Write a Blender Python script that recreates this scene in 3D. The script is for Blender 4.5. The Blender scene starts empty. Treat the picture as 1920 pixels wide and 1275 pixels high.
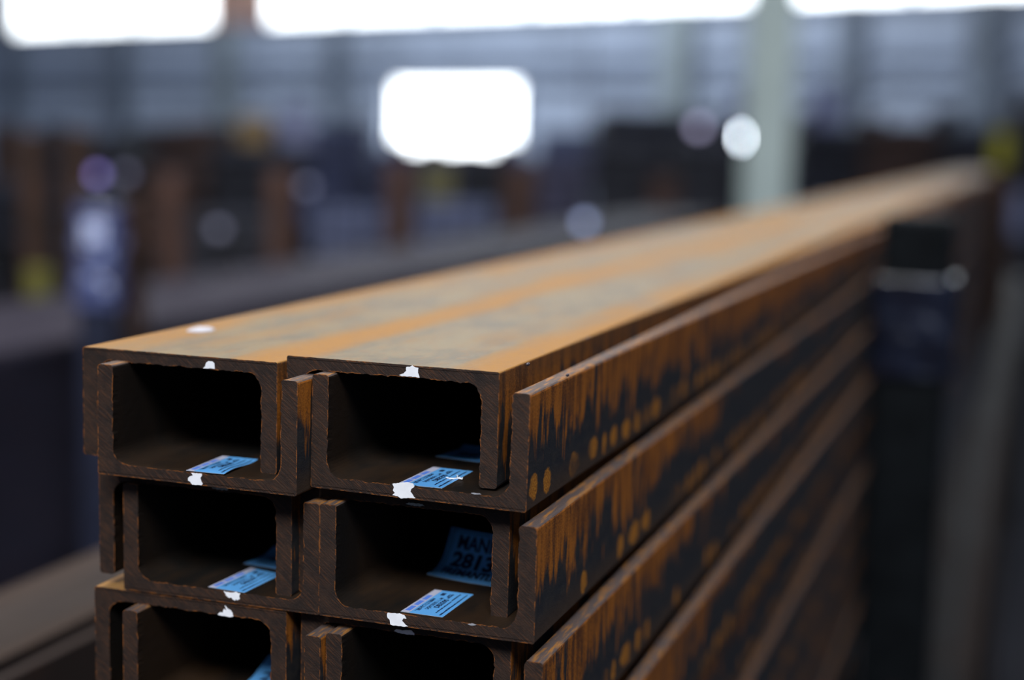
import bpy, bmesh, math, random
from mathutils import Vector, Matrix
from mathutils import noise as mnoise

# ------------------------------------------------------------------ camera, world, lights, exposure
C = bpy.context.scene.collection
S = bpy.context.scene
ZT = 1.077                                   # height of the main stack's top above the floor (m)
FPX = 2848.0                                 # focal length in pixels of the 1920 wide frame
CR = Vector((0.94483909, 0.32663072, 0.02432025))
CU = Vector((-0.06523519, 0.11489958, 0.9912328))
CF = Vector((-0.32097269, 0.93814203, -0.12986943))
CP = Vector((0.156805, -0.441238, ZT + 0.072992))
cam = bpy.data.cameras.new('camera')
cam.sensor_width = 36.0
cam.lens = FPX * 36.0 / 1920.0
cam.clip_start = 0.02
cam.clip_end = 200
cam.dof.use_dof = True
cam.dof.focus_distance = 0.492
cam.dof.aperture_fstop = 4.0
camo = bpy.data.objects.new('camera', cam)
C.objects.link(camo)
camo.matrix_world = Matrix((
    (CR.x, CU.x, -CF.x, CP.x), (CR.y, CU.y, -CF.y, CP.y), (CR.z, CU.z, -CF.z, CP.z), (0, 0, 0, 1)))
S.camera = camo
S.view_settings.view_transform = 'Standard'
S.view_settings.look = 'None'
S.view_settings.gamma = 1.0
S.view_settings.use_curve_mapping = False
S.view_settings.exposure = 0.0
S.cycles.use_denoising = True
S.cycles.max_bounces = 6

world = bpy.data.worlds.new('world')
S.world = world
world.use_nodes = True
wn, wl = world.node_tree.nodes, world.node_tree.links
wn.clear()
wo = wn.new('ShaderNodeOutputWorld')
wb = wn.new('ShaderNodeBackground')
wt = wn.new('ShaderNodeTexCoord')
ws = wn.new('ShaderNodeSeparateXYZ')
wr = wn.new('ShaderNodeValToRGB')
wl.new(wt.outputs['Generated'], ws.inputs[0])
wl.new(ws.outputs['Z'], wr.inputs[0])
wr.color_ramp.elements[0].position = 0.0
wr.color_ramp.elements[0].color = (0.018, 0.023, 0.042, 1)
wr.color_ramp.elements[1].position = 0.75
wr.color_ramp.elements[1].color = (0.22, 0.27, 0.40, 1)
wl.new(wr.outputs[0], wb.inputs[0])
wb.inputs[1].default_value = 1.0
wl.new(wb.outputs[0], wo.inputs[0])


def area(name, loc, target, sx, sy, power, col):
    l = bpy.data.lights.new(name, 'AREA')
    l.shape = 'RECTANGLE'
    l.size, l.size_y, l.energy, l.color = sx, sy, power, col
    o = bpy.data.objects.new(name, l)
    C.objects.link(o)
    o.location = loc
    o.rotation_euler = (Vector(target) - Vector(loc)).to_track_quat('-Z', 'Y').to_euler()
    return o


area('skylight_front', (0.7, -3.3, ZT + 3.6), (0, 0, ZT), 3.0, 1.4, 330, (0.93, 0.96, 1.0))
area('skylight_over_stack', (-1.1, 1.4, ZT + 3.4), (-0.05, 1.0, ZT), 1.2, 2.6, 190, (1.0, 0.96, 0.88))
area('fill_far_bay', (-9.0, 16, 8.5), (-9.5, 24, 2.5), 8, 4, 1500, (0.82, 0.90, 1.0))  # unseen fill light added to brighten the far wall


# ------------------------------------------------------------------ helpers
def at(px, py, depth):
    """the place seen at a pixel of the 1920x1275 frame, depth metres along the view axis"""
    return CP + (CF + CR * ((px - 960.0) / FPX) + CU * ((637.5 - py) / FPX)) * depth


def on_y(px, py, y):
    d = CF + CR * ((px - 960.0) / FPX) + CU * ((637.5 - py) / FPX)
    return CP + d * ((y - CP.y) / d.y)


def on_z(px, py, z):
    d = CF + CR * ((px - 960.0) / FPX) + CU * ((637.5 - py) / FPX)
    return CP + d * ((z - CP.z) / d.z)


def tag(o, label=None, cat=None, group=None, kind=None):
    if label: o['label'] = label
    if cat: o['category'] = cat
    if group: o['group'] = group
    if kind: o['kind'] = kind
    return o


def empty(name, loc, rot=(0, 0, 0)):
    o = bpy.data.objects.new(name, None)
    o.empty_display_size = 0.02
    C.objects.link(o)
    o.location = loc
    o.rotation_euler = rot
    return o


def obj(name, bm, mats, parent=None, loc=None, rot=None, smooth=False):
    me = bpy.data.meshes.new(name)
    bm.to_mesh(me)
    bm.free()
    for m in (mats if isinstance(mats, (list, tuple)) else [mats]):
        me.materials.append(m)
    if smooth:
        for p in me.polygons: p.use_smooth = True
    o = bpy.data.objects.new(name, me)
    C.objects.link(o)
    if parent: o.parent = parent
    if loc is not None: o.location = loc
    if rot is not None: o.rotation_euler = rot
    return o


def box(bm, x0, x1, y0, y1, z0, z1, mi=0, bev=0.0):
    v = [bm.verts.new((x, y, z)) for x in (x0, x1) for y in (y0, y1) for z in (z0, z1)]
    fs = [bm.faces.new([v[i] for i in q]) for q in
          ((0, 1, 3, 2), (4, 6, 7, 5), (0, 4, 5, 1), (2, 3, 7, 6), (0, 2, 6, 4), (1, 5, 7, 3))]
    for f in fs: f.material_index = mi
    if bev:
        es = list({e for f in fs for e in f.edges})
        bmesh.ops.bevel(bm, geom=es, offset=bev, segments=2, affect='EDGES', profile=0.5)
    return fs


def tube(bm, p0, p1, r, n=12, mi=0, caps=True, r2=None):
    p0, p1 = Vector(p0), Vector(p1)
    r2 = r if r2 is None else r2
    d = (p1 - p0).normalized()
    a = d.orthogonal().normalized()
    b = d.cross(a)
    rings = []
    for p, q in ((p0, r), (p1, r2)):
        rings.append([bm.verts.new(p + (a * math.cos(2 * math.pi * i / n) + b * math.sin(2 * math.pi * i / n)) * q)
                      for i in range(n)])
    for i in range(n):
        f = bm.faces.new((rings[0][i], rings[0][(i + 1) % n], rings[1][(i + 1) % n], rings[1][i]))
        f.material_index = mi
    if caps:
        bm.faces.new(rings[0][::-1]).material_index = mi
        bm.faces.new(rings[1]).material_index = mi


def extrude_profile(bm, pts, y0, y1, mi=0):
    """closed (x, z) outline run along y"""
    a = [bm.verts.new((x, y0, z)) for x, z in pts]
    b = [bm.verts.new((x, y1, z)) for x, z in pts]
    n = len(pts)
    for i in range(n):
        bm.faces.new((a[i], a[(i + 1) % n], b[(i + 1) % n], b[i])).material_index = mi
    bm.faces.new(a[::-1]).material_index = mi
    bm.faces.new(b).material_index = mi
    bmesh.ops.recalc_face_normals(bm, faces=bm.faces)


# ------------------------------------------------------------------ materials
class NT:
    def __init__(s, name):
        s.m = bpy.data.materials.new(name)
        s.m.use_nodes = True
        s.n, s.l = s.m.node_tree.nodes, s.m.node_tree.links
        s.b = s.n['Principled BSDF']

    def put(s, sock, v):
        if isinstance(v, bpy.types.NodeSocket): s.l.new(v, sock)
        elif v is not None: sock.default_value = v

    def math(s, op, a, b=None, c=None, clamp=False):
        n = s.n.new('ShaderNodeMath')
        n.operation = op
        n.use_clamp = clamp
        for i, v in enumerate((a, b, c)):
            if v is not None: s.put(n.inputs[i], v)
        return n.outputs[0]

    def mix(s, f, a, b, mode='MIX'):
        n = s.n.new('ShaderNodeMix')
        n.data_type = 'RGBA'
        n.blend_type = mode
        s.put(n.inputs[0], f)
        s.put(n.inputs[6], a if isinstance(a, bpy.types.NodeSocket) else (*a, 1))
        s.put(n.inputs[7], b if isinstance(b, bpy.types.NodeSocket) else (*b, 1))
        return n.outputs[2]

    def ramp(s, v, a, b):
        n = s.n.new('ShaderNodeMapRange')
        n.interpolation_type = 'SMOOTHSTEP'
        s.put(n.inputs[0], v)
        n.inputs[1].default_value, n.inputs[2].default_value = a, b
        return n.outputs[0]

    def comb(s, x, y, z):
        n = s.n.new('ShaderNodeCombineXYZ')
        for i, v in enumerate((x, y, z)): s.put(n.inputs[i], v)
        return n.outputs[0]

    def noise(s, vec, scale=1.0, detail=3.0, rough=0.5, w=None):
        n = s.n.new('ShaderNodeTexNoise')
        if w is not None:
            n.noise_dimensions = '4D'
            s.put(n.inputs['W'], w)
        s.l.new(vec, n.inputs['Vector'])
        n.inputs['Scale'].default_value = scale
        n.inputs['Detail'].default_value = detail
        n.inputs['Roughness'].default_value = rough
        return n.outputs[0]


def simple(name, col, rough=0.6, metal=0.0, var=0.25, scale=30.0, emit=None, estr=0.0, spec=0.5, bump=0.0):
    t = NT(name)
    tc = t.n.new('ShaderNodeTexCoord')
    nz = t.noise(tc.outputs['Object'], scale, 4)
    dark = tuple(c * (1 - var) for c in col)
    light = tuple(min(1, c * (1 + var)) for c in col)
    t.put(t.b.inputs['Base Color'], t.mix(t.ramp(nz, 0.3, 0.7), dark, light))
    t.b.inputs['Roughness'].default_value = rough
    t.b.inputs['Metallic'].default_value = metal
    t.b.inputs['Specular IOR Level'].default_value = spec
    if emit:
        t.b.inputs['Emission Color'].default_value = (*emit, 1)
        t.b.inputs['Emission Strength'].default_value = estr
    if bump:
        bn = t.n.new('ShaderNodeBump')
        bn.inputs['Strength'].default_value = bump
        bn.inputs['Distance'].default_value = 0.002
        t.l.new(nz, bn.inputs['Height'])
        t.l.new(bn.outputs[0], t.b.inputs['Normal'])
    return t.m


H = 0.0378        # flange depth
TF = 0.0059       # flange thickness
TW = 0.0041       # web thickness
W = 0.075


def make_steel(dark=None):
    t = NT('dull_mill_steel' if dark else 'rusted_mill_steel')
    tc = t.n.new('ShaderNodeTexCoord')
    oi = t.n.new('ShaderNodeObjectInfo')
    rnd = t.math('MULTIPLY', oi.outputs['Random'], 37.0)
    sp = t.n.new('ShaderNodeSeparateXYZ')
    t.l.new(tc.outputs['Object'], sp.inputs[0])
    X, Y, Z = sp.outputs
    sn = t.n.new('ShaderNodeSeparateXYZ')
    t.l.new(tc.outputs['Normal'], sn.inputs[0])
    nx, ny, nz = sn.outputs
    # --- grain shared by all faces
    grain = t.noise(t.comb(X, Y, Z), 1400, 3, 0.7, rnd)
    # --- web outside (broad face)
    a = t.noise(t.comb(t.math('MULTIPLY', X, 70), t.math('MULTIPLY', Y, 2.2), 0.0), 1.0, 4, 0.55, rnd)
    b = t.noise(t.comb(t.math('MULTIPLY', X, 40), t.math('MULTIPLY', Y, 14), 3.3), 1.0, 4, 0.6, rnd)
    edge = t.math('ABSOLUTE', t.math('SUBTRACT', t.math('DIVIDE', X, W), 0.5))          # 0 centre .. 0.5 edge
    orange = t.ramp(t.math('ADD', t.math('ADD', t.math('MULTIPLY', a, 0.62), t.math('MULTIPLY', b, 0.50)),
                           t.math('MULTIPLY', t.ramp(edge, 0.20, 0.5), 0.24)), 0.50, 0.80)
    mott = t.noise(t.comb(X, t.math('MULTIPLY', Y, 0.45), 1.7), 75, 5, 0.65, rnd)
    web = t.mix(t.ramp(mott, 0.38, 0.62), (0.115, 0.093, 0.060), (0.178, 0.134, 0.070))
    web = t.mix(orange, web, (0.27, 0.125, 0.022))
    fine = t.noise(t.comb(X, t.math('MULTIPLY', Y, 0.5), Z), 320, 5, 0.65, rnd)
    web = t.mix(t.math('MULTIPLY', t.ramp(fine, 0.50, 0.68), 0.7), web, (0.20, 0.105, 0.040))
    web = t.mix(t.math('MULTIPLY', t.ramp(grain, 0.60, 0.72), 0.55), web, (0.07, 0.045, 0.03))
    # --- flange outsides: blue-grey scale with rust runs, dots of contact rust near the web
    u = t.math('DIVIDE', t.math('MULTIPLY', Z, -1.0), H)                                 # 0 at web .. 1 at toe
    pos = t.math('GREATER_THAN', nx, 0.0)
    uu = t.mix(pos, t.comb(u, u, u), t.comb(t.math('SUBTRACT', 1.0, u), 0.0, 0.0))
    us = t.n.new('ShaderNodeSeparateXYZ')
    t.l.new(uu, us.inputs[0])
    ut = us.outputs[0]                                                                   # 1 where the rust starts
    oc = t.n.new('ShaderNodeSeparateColor')
    t.l.new(oi.outputs['Color'], oc.inputs[0])
    calm = oc.outputs[0]                     # object colour: 1 = sheltered beam with less rust along its length
    run = t.noise(t.comb(t.math('MULTIPLY', X, 60), t.math('MULTIPLY', Y, 260), t.math('MULTIPLY', Z, 38)), 1.0, 4, 0.6, rnd)
    broad = t.noise(t.comb(0.0, t.math('MULTIPLY', Y, 38), t.math('MULTIPLY', Z, 30)), 1.0, 3, 0.5, rnd)
    rmask = t.ramp(t.math('ADD', t.math('ADD', t.math('MULTIPLY', run, 0.8), t.math('MULTIPLY', broad, 0.75)),
                          t.math('SUBTRACT', t.math('MULTIPLY', ut, 0.42), t.math('MULTIPLY', t.ramp(Y, 0.08, 0.40), t.math('MULTIPLY', calm, 0.20)))), 0.98, 1.10)
    mill = t.mix(t.ramp(fine, 0.35, 0.7), (0.020, 0.022, 0.027), (0.040, 0.036, 0.033))
    rust = t.mix(t.ramp(t.math('ADD', run, t.math('MULTIPLY', t.math('SUBTRACT', grain, 0.5), 0.6)), 0.35, 0.65), (0.12, 0.040, 0.012), (0.46, 0.145, 0.016))
    fl = t.mix(rmask, mill, rust)
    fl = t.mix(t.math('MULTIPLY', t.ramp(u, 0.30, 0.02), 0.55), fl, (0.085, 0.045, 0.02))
    per = 0.0165
    wob = t.noise(t.comb(0.0, t.math('MULTIPLY', Y, 30), 7.0), 1.0, 2, 0.5, rnd)
    yy = t.math('ADD', t.math('DIVIDE', Y, per), t.math('MULTIPLY', wob, 2.2))
    cell = t.math('FLOOR', yy)
    fr = t.math('SUBTRACT', t.math('SUBTRACT', yy, cell), 0.5)
    wn_ = t.n.new('ShaderNodeTexWhiteNoise')
    wn_.noise_dimensions = '2D'
    t.l.new(t.comb(cell, rnd, 0.0), wn_.inputs[0])
    zc = t.math('DIVIDE', t.math('SUBTRACT', t.math('MULTIPLY', Z, -1.0),
                                 t.math('ADD', 0.0048, t.math('MULTIPLY', wn_.outputs[0], 0.0025))), 0.0043)
    rr = t.math('ADD', t.math('MULTIPLY', t.math('MULTIPLY', fr, fr), 14.0), t.math('MULTIPLY', zc, zc))
    rr = t.math('ADD', rr, t.math('MULTIPLY', t.math('SUBTRACT', fine, 0.5), 2.6))
    dot = t.math('MULTIPLY', t.ramp(rr, 1.25, 0.60), t.math('MULTIPLY', t.math('GREATER_THAN', wn_.outputs[0], 0.28), t.ramp(broad, 0.30, 0.55)))
    dotc = t.mix(t.ramp(grain, 0.40, 0.60), (0.30, 0.090, 0.010), (0.66, 0.27, 0.03))
    fl = t.mix(t.math('MULTIPLY', dot, t.math('LESS_THAN', nx, 0.0)), fl, dotc)
    # --- toes of the flanges
    e1 = t.noise(t.comb(t.math('MULTIPLY', X, 900), t.math('MULTIPLY', Y, 90), 0.0), 1.0, 4, 0.6, rnd)
    toe = t.mix(t.ramp(e1, 0.48, 0.62), (0.085, 0.062, 0.055), (0.28, 0.12, 0.03))
    # --- insides: shade of the recess put into a near-black colour
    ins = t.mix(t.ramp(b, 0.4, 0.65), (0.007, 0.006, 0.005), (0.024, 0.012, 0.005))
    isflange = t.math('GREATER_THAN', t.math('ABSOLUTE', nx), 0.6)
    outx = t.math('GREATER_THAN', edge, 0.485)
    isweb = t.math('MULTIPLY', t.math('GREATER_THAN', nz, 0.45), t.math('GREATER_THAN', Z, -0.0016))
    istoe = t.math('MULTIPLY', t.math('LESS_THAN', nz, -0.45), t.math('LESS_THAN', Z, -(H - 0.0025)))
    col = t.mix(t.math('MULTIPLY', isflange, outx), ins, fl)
    col = t.mix(istoe, col, toe)
    col = t.mix(isweb, col, web)
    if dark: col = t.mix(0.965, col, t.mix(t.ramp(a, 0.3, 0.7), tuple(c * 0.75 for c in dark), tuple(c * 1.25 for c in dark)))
    t.put(t.b.inputs['Base Color'], col)
    t.put(t.b.inputs['Roughness'], t.math('ADD', 0.52, t.math('MULTIPLY', orange, 0.14)))
    t.b.inputs['Specular IOR Level'].default_value = 0.03 if dark else 0.24
    bn = t.n.new('ShaderNodeBump')
    bn.inputs['Strength'].default_value = 0.35
    bn.inputs['Distance'].default_value = 0.0004
    t.l.new(t.math('ADD', grain, t.math('MULTIPLY', fine, 1.5)), bn.inputs['Height'])
    t.l.new(bn.outputs[0], t.b.inputs['Normal'])
    return t.m


def make_cut():
    """the sawn end: dark brown with slanting saw scratches and orange rust along its edges"""
    t = NT('sawn_steel_end')
    tc = t.n.new('ShaderNodeTexCoord')
    oi = t.n.new('ShaderNodeObjectInfo')
    rnd = t.math('MULTIPLY', oi.outputs['Random'], 31.0)
    sp = t.n.new('ShaderNodeSeparateXYZ')
    t.l.new(tc.outputs['Object'], sp.inputs[0])
    X, Y, Z = sp.outputs
    s1 = t.math('ADD', t.math('MULTIPLY', X, 0.62), t.math('MULTIPLY', Z, 0.78))
    s2 = t.math('SUBTRACT', t.math('MULTIPLY', X, 0.78), t.math('MULTIPLY', Z, 0.62))
    scr = t.noise(t.comb(t.math('MULTIPLY', s1, 2600), t.math('MULTIPLY', s2, 160), 0.0), 1.0, 3, 0.6, rnd)
    blot = t.noise(t.comb(X, 0.0, Z), 170, 4, 0.6, rnd)
    grain = t.noise(t.comb(X, 0.0, Z), 1500, 3, 0.7, rnd)
    base = t.mix(t.ramp(blot, 0.35, 0.65), (0.016, 0.0092, 0.0066), (0.030, 0.0155, 0.0095))
    base = t.mix(t.math('MULTIPLY', t.ramp(scr, 0.50, 0.66), 0.6), base, (0.085, 0.032, 0.012))
    base = t.mix(t.math('MULTIPLY', t.ramp(grain, 0.62, 0.75), 0.5), base, (0.07, 0.052, 0.045))
    at_ = t.n.new('ShaderNodeAttribute')
    at_.attribute_name = 'rim'
    eb = t.noise(t.comb(X, 0.0, Z), 260, 3, 0.6, rnd)
    e = t.math('MULTIPLY', t.ramp(t.math('ADD', at_.outputs['Fac'], t.math('MULTIPLY', t.math('SUBTRACT', scr, 0.5), 0.9)), 0.55, 0.95),
               t.ramp(eb, 0.46, 0.58))
    t.put(t.b.inputs['Base Color'], t.mix(e, base, (0.22, 0.070, 0.012)))
    t.b.inputs['Roughness'].default_value = 0.62
    t.b.inputs['Specular IOR Level'].default_value = 0.35
    bn = t.n.new('ShaderNodeBump')
    bn.inputs['Strength'].default_value = 0.5
    bn.inputs['Distance'].default_value = 0.0003
    t.l.new(t.math('ADD', scr, grain), bn.inputs['Height'])
    t.l.new(bn.outputs[0], t.b.inputs['Normal'])
    return t.m


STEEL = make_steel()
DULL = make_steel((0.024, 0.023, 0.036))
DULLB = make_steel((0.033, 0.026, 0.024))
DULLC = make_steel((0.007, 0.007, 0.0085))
CUT = make_cut()
PAINT = simple('white_paint', (0.88, 0.88, 0.90), 0.5, var=0.04, scale=400)
SHADEDPAINT = simple('shaded_white_paint', (0.42, 0.47, 0.46), 0.6, var=0.2, scale=900)  # white paint with the shade of the channel above in its colour
BLUE = simple('pale_blue_sticker_film', (0.12, 0.39, 0.76), 0.35, var=0.05, scale=60)
WHITE = simple('white_sticker_film', (0.50, 0.50, 0.60), 0.35, var=0.05, scale=60)
INK = simple('dark_ink', (0.008, 0.014, 0.05), 0.45, var=0.1, scale=60)
BLUEINK = simple('blue_ink', (0.10, 0.22, 0.68), 0.45, var=0.1, scale=60)
BACKING = simple('grey_sticker_edge', (0.30, 0.30, 0.32), 0.6)


# ------------------------------------------------------------------ the steel channels
def channel_outline(step, w=W, h=H, tf=TF, tw=TW, rr=0.0056):
    """closed outline of a channel lying flanges down: list of (x, z, kind); kind 1 = inner side"""
    P = []

    def line(a, b, k):
        n = max(1, int(round((Vector(b) - Vector(a)).length / step)))
        for i in range(n):
            f = i / n
            P.append((a[0] + (b[0] - a[0]) * f, a[1] + (b[1] - a[1]) * f, k))

    def arc(cx, cz, r, a0, a1, k, n):
        for i in range(n):
            a = math.radians(a0 + (a1 - a0) * i / n)
            P.append((cx + r * math.cos(a), cz + r * math.sin(a), k))

    c, q = 0.0007, 0.0011
    line((c, 0), (w - c, 0), 0)
    arc(w - c, -c, c, 90, 0, 0, 3)
    line((w, -c), (w, -(h - q)), 0)
    arc(w - q, -(h - q), q, 0, -90, 0, 3)
    line((w - q, -h), (w - tf + q, -h), 0)
    arc(w - tf + q, -(h - q), q, -90, -180, 1, 3)
    line((w - tf, -(h - q)), (w - tf, -(tw + rr)), 1)
    arc(w - tf - rr, -(tw + rr), rr, 0, 90, 1, 8)
    line((w - tf - rr, -tw), (tf + rr, -tw), 1)
    arc(tf + rr, -(tw + rr), rr, 90, 180, 1, 8)
    line((tf, -(tw + rr)), (tf, -(h - q)), 1)
    arc(tf - q, -(h - q), q, 0, -90, 1, 3)
    line((tf - q, -h), (q, -h), 0)
    arc(q, -(h - q), q, -90, -180, 0, 3)
    line((0, -(h - q)), (0, -c), 0)
    arc(c, -c, c, 180, 90, 0, 3)
    return P


def channel_mesh(seed, detailed, length=6.0, mat=None):
    bm = bmesh.new()
    rim = bm.verts.layers.float.new('rim')
    P = channel_outline(0.0009 if detailed else 0.02)
    n = len(P)
    # inward normals of the outline (clockwise outline)
    nrm = []
    for i in range(n):
        a, b = P[i - 1], P[(i + 1) % n]
        d = Vector((b[0] - a[0], b[1] - a[1])).normalized()
        nrm.append(Vector((d.y, -d.x)))
    rnd = random.Random(seed)
    jit = [0.0] * n
    if detailed:
        for i in range(n):
            x, z, k = P[i]
            s = mnoise.noise(Vector((x * 900, z * 900, seed * 7.1)))
            s2 = mnoise.noise(Vector((x * 300, z * 300, seed * 3.3 + 9)))
            amp = 0.00030 if k else 0.00006
            jit[i] = (s * amp + s2 * amp * 1.2 + rnd.uniform(-1, 1) * amp * 0.25)
    ys = [0.0, 0.0009, 0.004, 0.02, length] if detailed else [0.0, length]
    loops = []
    for li, y in enumerate(ys):
        f = (1.0, 0.6, 0.0, 0.0, 0.0)[li] if detailed else 0
        yj = 0.0
        loops.append([bm.verts.new((P[i][0] + nrm[i].x * jit[i] * f, y, P[i][1] + nrm[i].y * jit[i] * f))
                      for i in range(n)])
    for a, b in zip(loops[:-1], loops[1:]):
        for i in range(n):
            bm.faces.new((a[i], b[i], b[(i + 1) % n], a[(i + 1) % n]))
    bm.faces.new(loops[-1][::-1]).material_index = 1
    if detailed:
        for v in loops[0]: v[rim] = 1.0
        ins = []
        for i in range(n):
            v = bm.verts.new((P[i][0] + nrm[i].x * (jit[i] * .3 + 0.0009), 0.0, P[i][1] + nrm[i].y * (jit[i] * .3 + 0.0009)))
            ins.append(v)
        for i in range(n):
            bm.faces.new((loops[0][i], loops[0][(i + 1) % n], ins[(i + 1) % n], ins[i])).material_index = 1
        f = bm.faces.new(ins)
        f.material_index = 1
    else:
        bm.faces.new(loops[0]).material_index = 1
    bmesh.ops.recalc_face_normals(bm, faces=bm.faces)
    me = bpy.data.meshes.new('channel')
    bm.to_mesh(me)
    bm.free()
    me.materials.append(mat or STEEL)
    me.materials.append(CUT)
    return me


PLAIN = channel_mesh(0, False)
DULLMESH = channel_mesh(0, False, mat=DULL)
DULLMESHB = channel_mesh(0, False, mat=DULLB)
DULLMESHC = channel_mesh(0, False, mat=DULLC)


GM = 'channels of the sharp main stack'


def place_channel(up, x, z, rot, y, label, group, mesh, parent_xyz=(0, 0)):
    """x, z (mm) of the left upper corner of the n-shape, or of the matching datum of the u-shape"""
    o = bpy.data.objects.new('steel_channel', mesh)
    C.objects.link(o)
    x, z, y = x / 1000 + parent_xyz[0], z / 1000 + parent_xyz[1], y / 1000
    if up:
        # datum corner (x, z) rotates the section; far bottom right corner becomes the mesh origin
        lx, lz = W, -(H + TW)
        ox = x + lx * math.cos(rot) - lz * math.sin(rot)
        oz = z + lx * math.sin(rot) + lz * math.cos(rot)
        o.location = (ox, y, oz)
        o.rotation_euler = (0, math.pi - rot, 0)
    else:
        o.location = (x, y, z)
        o.rotation_euler = (0, -rot, 0)
    o.color = (0.0 if group == GM and z > ZT - 0.02 else 1.0, 0, 0, 1)
    tag(o, label, 'steel channel', group)
    return o


fitted = [
    # key, up, x, z, rot, y, label
    ('nA', 0, -151.15, -0.9, -.0035, 1.7, 'rusted channel facing down at the top left corner, pale smudge on its back'),
    ('UB', 1, -138.65, -0.6, -.006, -8.0, 'channel facing up at top left, its blue sticker has a wavy edge'),
    ('nC', 0, -75.40, 0.6, -.003, 7.0, 'rusted channel facing down at the top right, white paint patch on its lip'),
    ('UD', 1, -62.84, 0.3, -.013, 1.0, 'channel facing up at top right, white scribble across its blue sticker'),
    ('nG', 0, -146.41, -43.2, .003, 3.4, 'channel facing down, second row left, thin shaded paint line on its lip'),
    ('UH', 1, -134.67, -42.9, .003, 0.3, 'channel facing up, second row left, ragged white blot under its blue sticker'),
    ('nE', 0, -71.30, -42.5, -.004, 8.9, 'channel facing down, second row right, small pale dash on its lip'),
    ('UF', 1, -58.84, -42.1, 0.0, -1.3, 'channel facing up, holding the big curled blue sticker reading 2813'),
    ('nI', 0, -146.9, -85.3, .004, 0.8, 'channel facing down, third row left, spiky white paint splash on its lip'),
    ('UK', 1, -130.45, -85.4, .002, -7.0, 'channel facing up, third row left, cut by the bottom of the picture'),
    ('nJ', 0, -68.50, -84.2, 0.0, 5.0, 'channel facing down, third row right, pale paint smear on its lip'),
    ('UL', 1, -54.85, -84.5, 0.0, -4.1, 'channel facing up, third row right, rust runs down its long flange'),
]
CH = {}
for i, (k, up, x, z, rot, y, lab) in enumerate(fitted):
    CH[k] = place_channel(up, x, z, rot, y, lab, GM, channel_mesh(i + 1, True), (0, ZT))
rj = random.Random(5)
ROWN = {4: 'fourth', 5: 'fifth', 6: 'sixth', 7: 'seventh', 8: 'eighth', 9: 'ninth'}
for r in range(4, 10):
    for cx, side in ((-140.5, 'left'), (-64.5, 'right')):
        z = -42.55 * (r - 1)
        jx, jy = rj.uniform(-2, 2), rj.uniform(-6, 6)
        place_channel(0, cx + jx, z, 0, jy + 6, 'channel facing down, %s row from the top, %s column of the sharp stack' % (ROWN[r], side), GM, PLAIN, (0, ZT))
        place_channel(1, cx + jx + 13, z - 0.2, 0, jy, 'channel facing up, %s row from the top, %s column of the sharp stack' % (ROWN[r], side), GM, PLAIN, (0, ZT))
ZB = ZT - 0.0427 * 9 - 0.0005


# ------------------------------------------------------------------ paint marks (pixels measured on the end faces)
def to_parent(o, parent):
    o.parent = parent
    o.matrix_parent_inverse = parent.matrix_basis.inverted()


def paint_mark(parent, pts, y, mat=PAINT, label=None, subdiv=3, jag=0.10, seed=1):
    """a raised blot on a sawn end face"""
    rnd = random.Random(seed)
    W3 = [on_y(px, py, y / 1000.0) for px, py in pts]
    out = []
    n = len(W3)
    for i in range(n):
        a, b = W3[i], W3[(i + 1) % n]
        L = (b - a).length
        m = max(1, int(L / 0.0005))
        for j in range(m):
            p = a.lerp(b, j / m)
            if j: p = p + Vector((rnd.uniform(-1, 1), 0, rnd.uniform(-1, 1))) * jag * 0.001
            out.append(p)
    bm = bmesh.new()
    f0 = [bm.verts.new(p + Vector((0, 0.0001, 0))) for p in out]
    c = sum(out, Vector()) / len(out)
    f1 = [bm.verts.new(p + Vector((0, -0.00018, 0))) for p in out]
    bm.faces.new(f1)
    for i in range(len(out)):
        j = (i + 1) % len(out)
        bm.faces.new((f0[i], f0[j], f1[j], f1[i]))
    bmesh.ops.recalc_face_normals(bm, faces=bm.faces)
    o = obj('paint_mark', bm, mat)
    to_parent(o, parent)
    if label: o['label'] = label
    return o


paint_mark(CH['nA'], [(381, 690), (385, 687), (387, 680), (391, 677), (398, 677.5), (402, 681), (403, 691.5), (397, 690.5), (391, 691)], 1.7, label='white paint dab', seed=2)
paint_mark(CH['UB'], [(359, 886.5), (379, 888), (379, 892), (376, 896), (378, 903), (380.5, 907), (378, 910), (370, 909), (361, 908.5), (357, 903), (353, 901), (353, 896), (356, 893), (362, 891)], -8, label='white paint blob', seed=3)
paint_mark(CH['nG'], [(398, 912.5), (410, 914), (428, 916.5), (427, 919), (414, 918), (399, 915.5)], 3.4, SHADEDPAINT, 'thin shaded paint line', jag=.2, seed=4)
paint_mark(CH['nC'], [(749, 703), (757, 700), (762, 695), (762, 688), (770, 687), (773, 685), (777, 688), (785, 690), (784, 699), (787, 708), (777, 706.5), (763, 706), (754, 705.5)], 7.0, label='white paint patch', seed=5)
paint_mark(CH['UD'], [(736, 907), (748, 905.5), (764, 904), (775, 907), (777, 912), (771, 918), (770, 922), (775, 929), (779, 934), (768, 933.5), (752, 934.5), (746, 930), (736, 928), (741, 924), (737, 919), (739, 913)], 1.0, label='large white paint patch', seed=6)
paint_mark(CH['nE'], [(761, 944), (767, 942), (783, 943.5), (792, 945), (796, 949), (783, 948.5), (772, 947.5)], 8.9, SHADEDPAINT, 'small pale dash of paint', jag=.15, seed=7)
paint_mark(CH['UH'], [(420, 1108), (424, 1110), (434, 1111), (443, 1109.5), (446, 1112), (451, 1113), (449, 1118), (450, 1123), (445, 1125.5), (443, 1123), (441, 1126), (437, 1124), (434, 1120), (430, 1121), (426, 1118)], 0.3, label='ragged white paint blot', seed=8)
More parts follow.
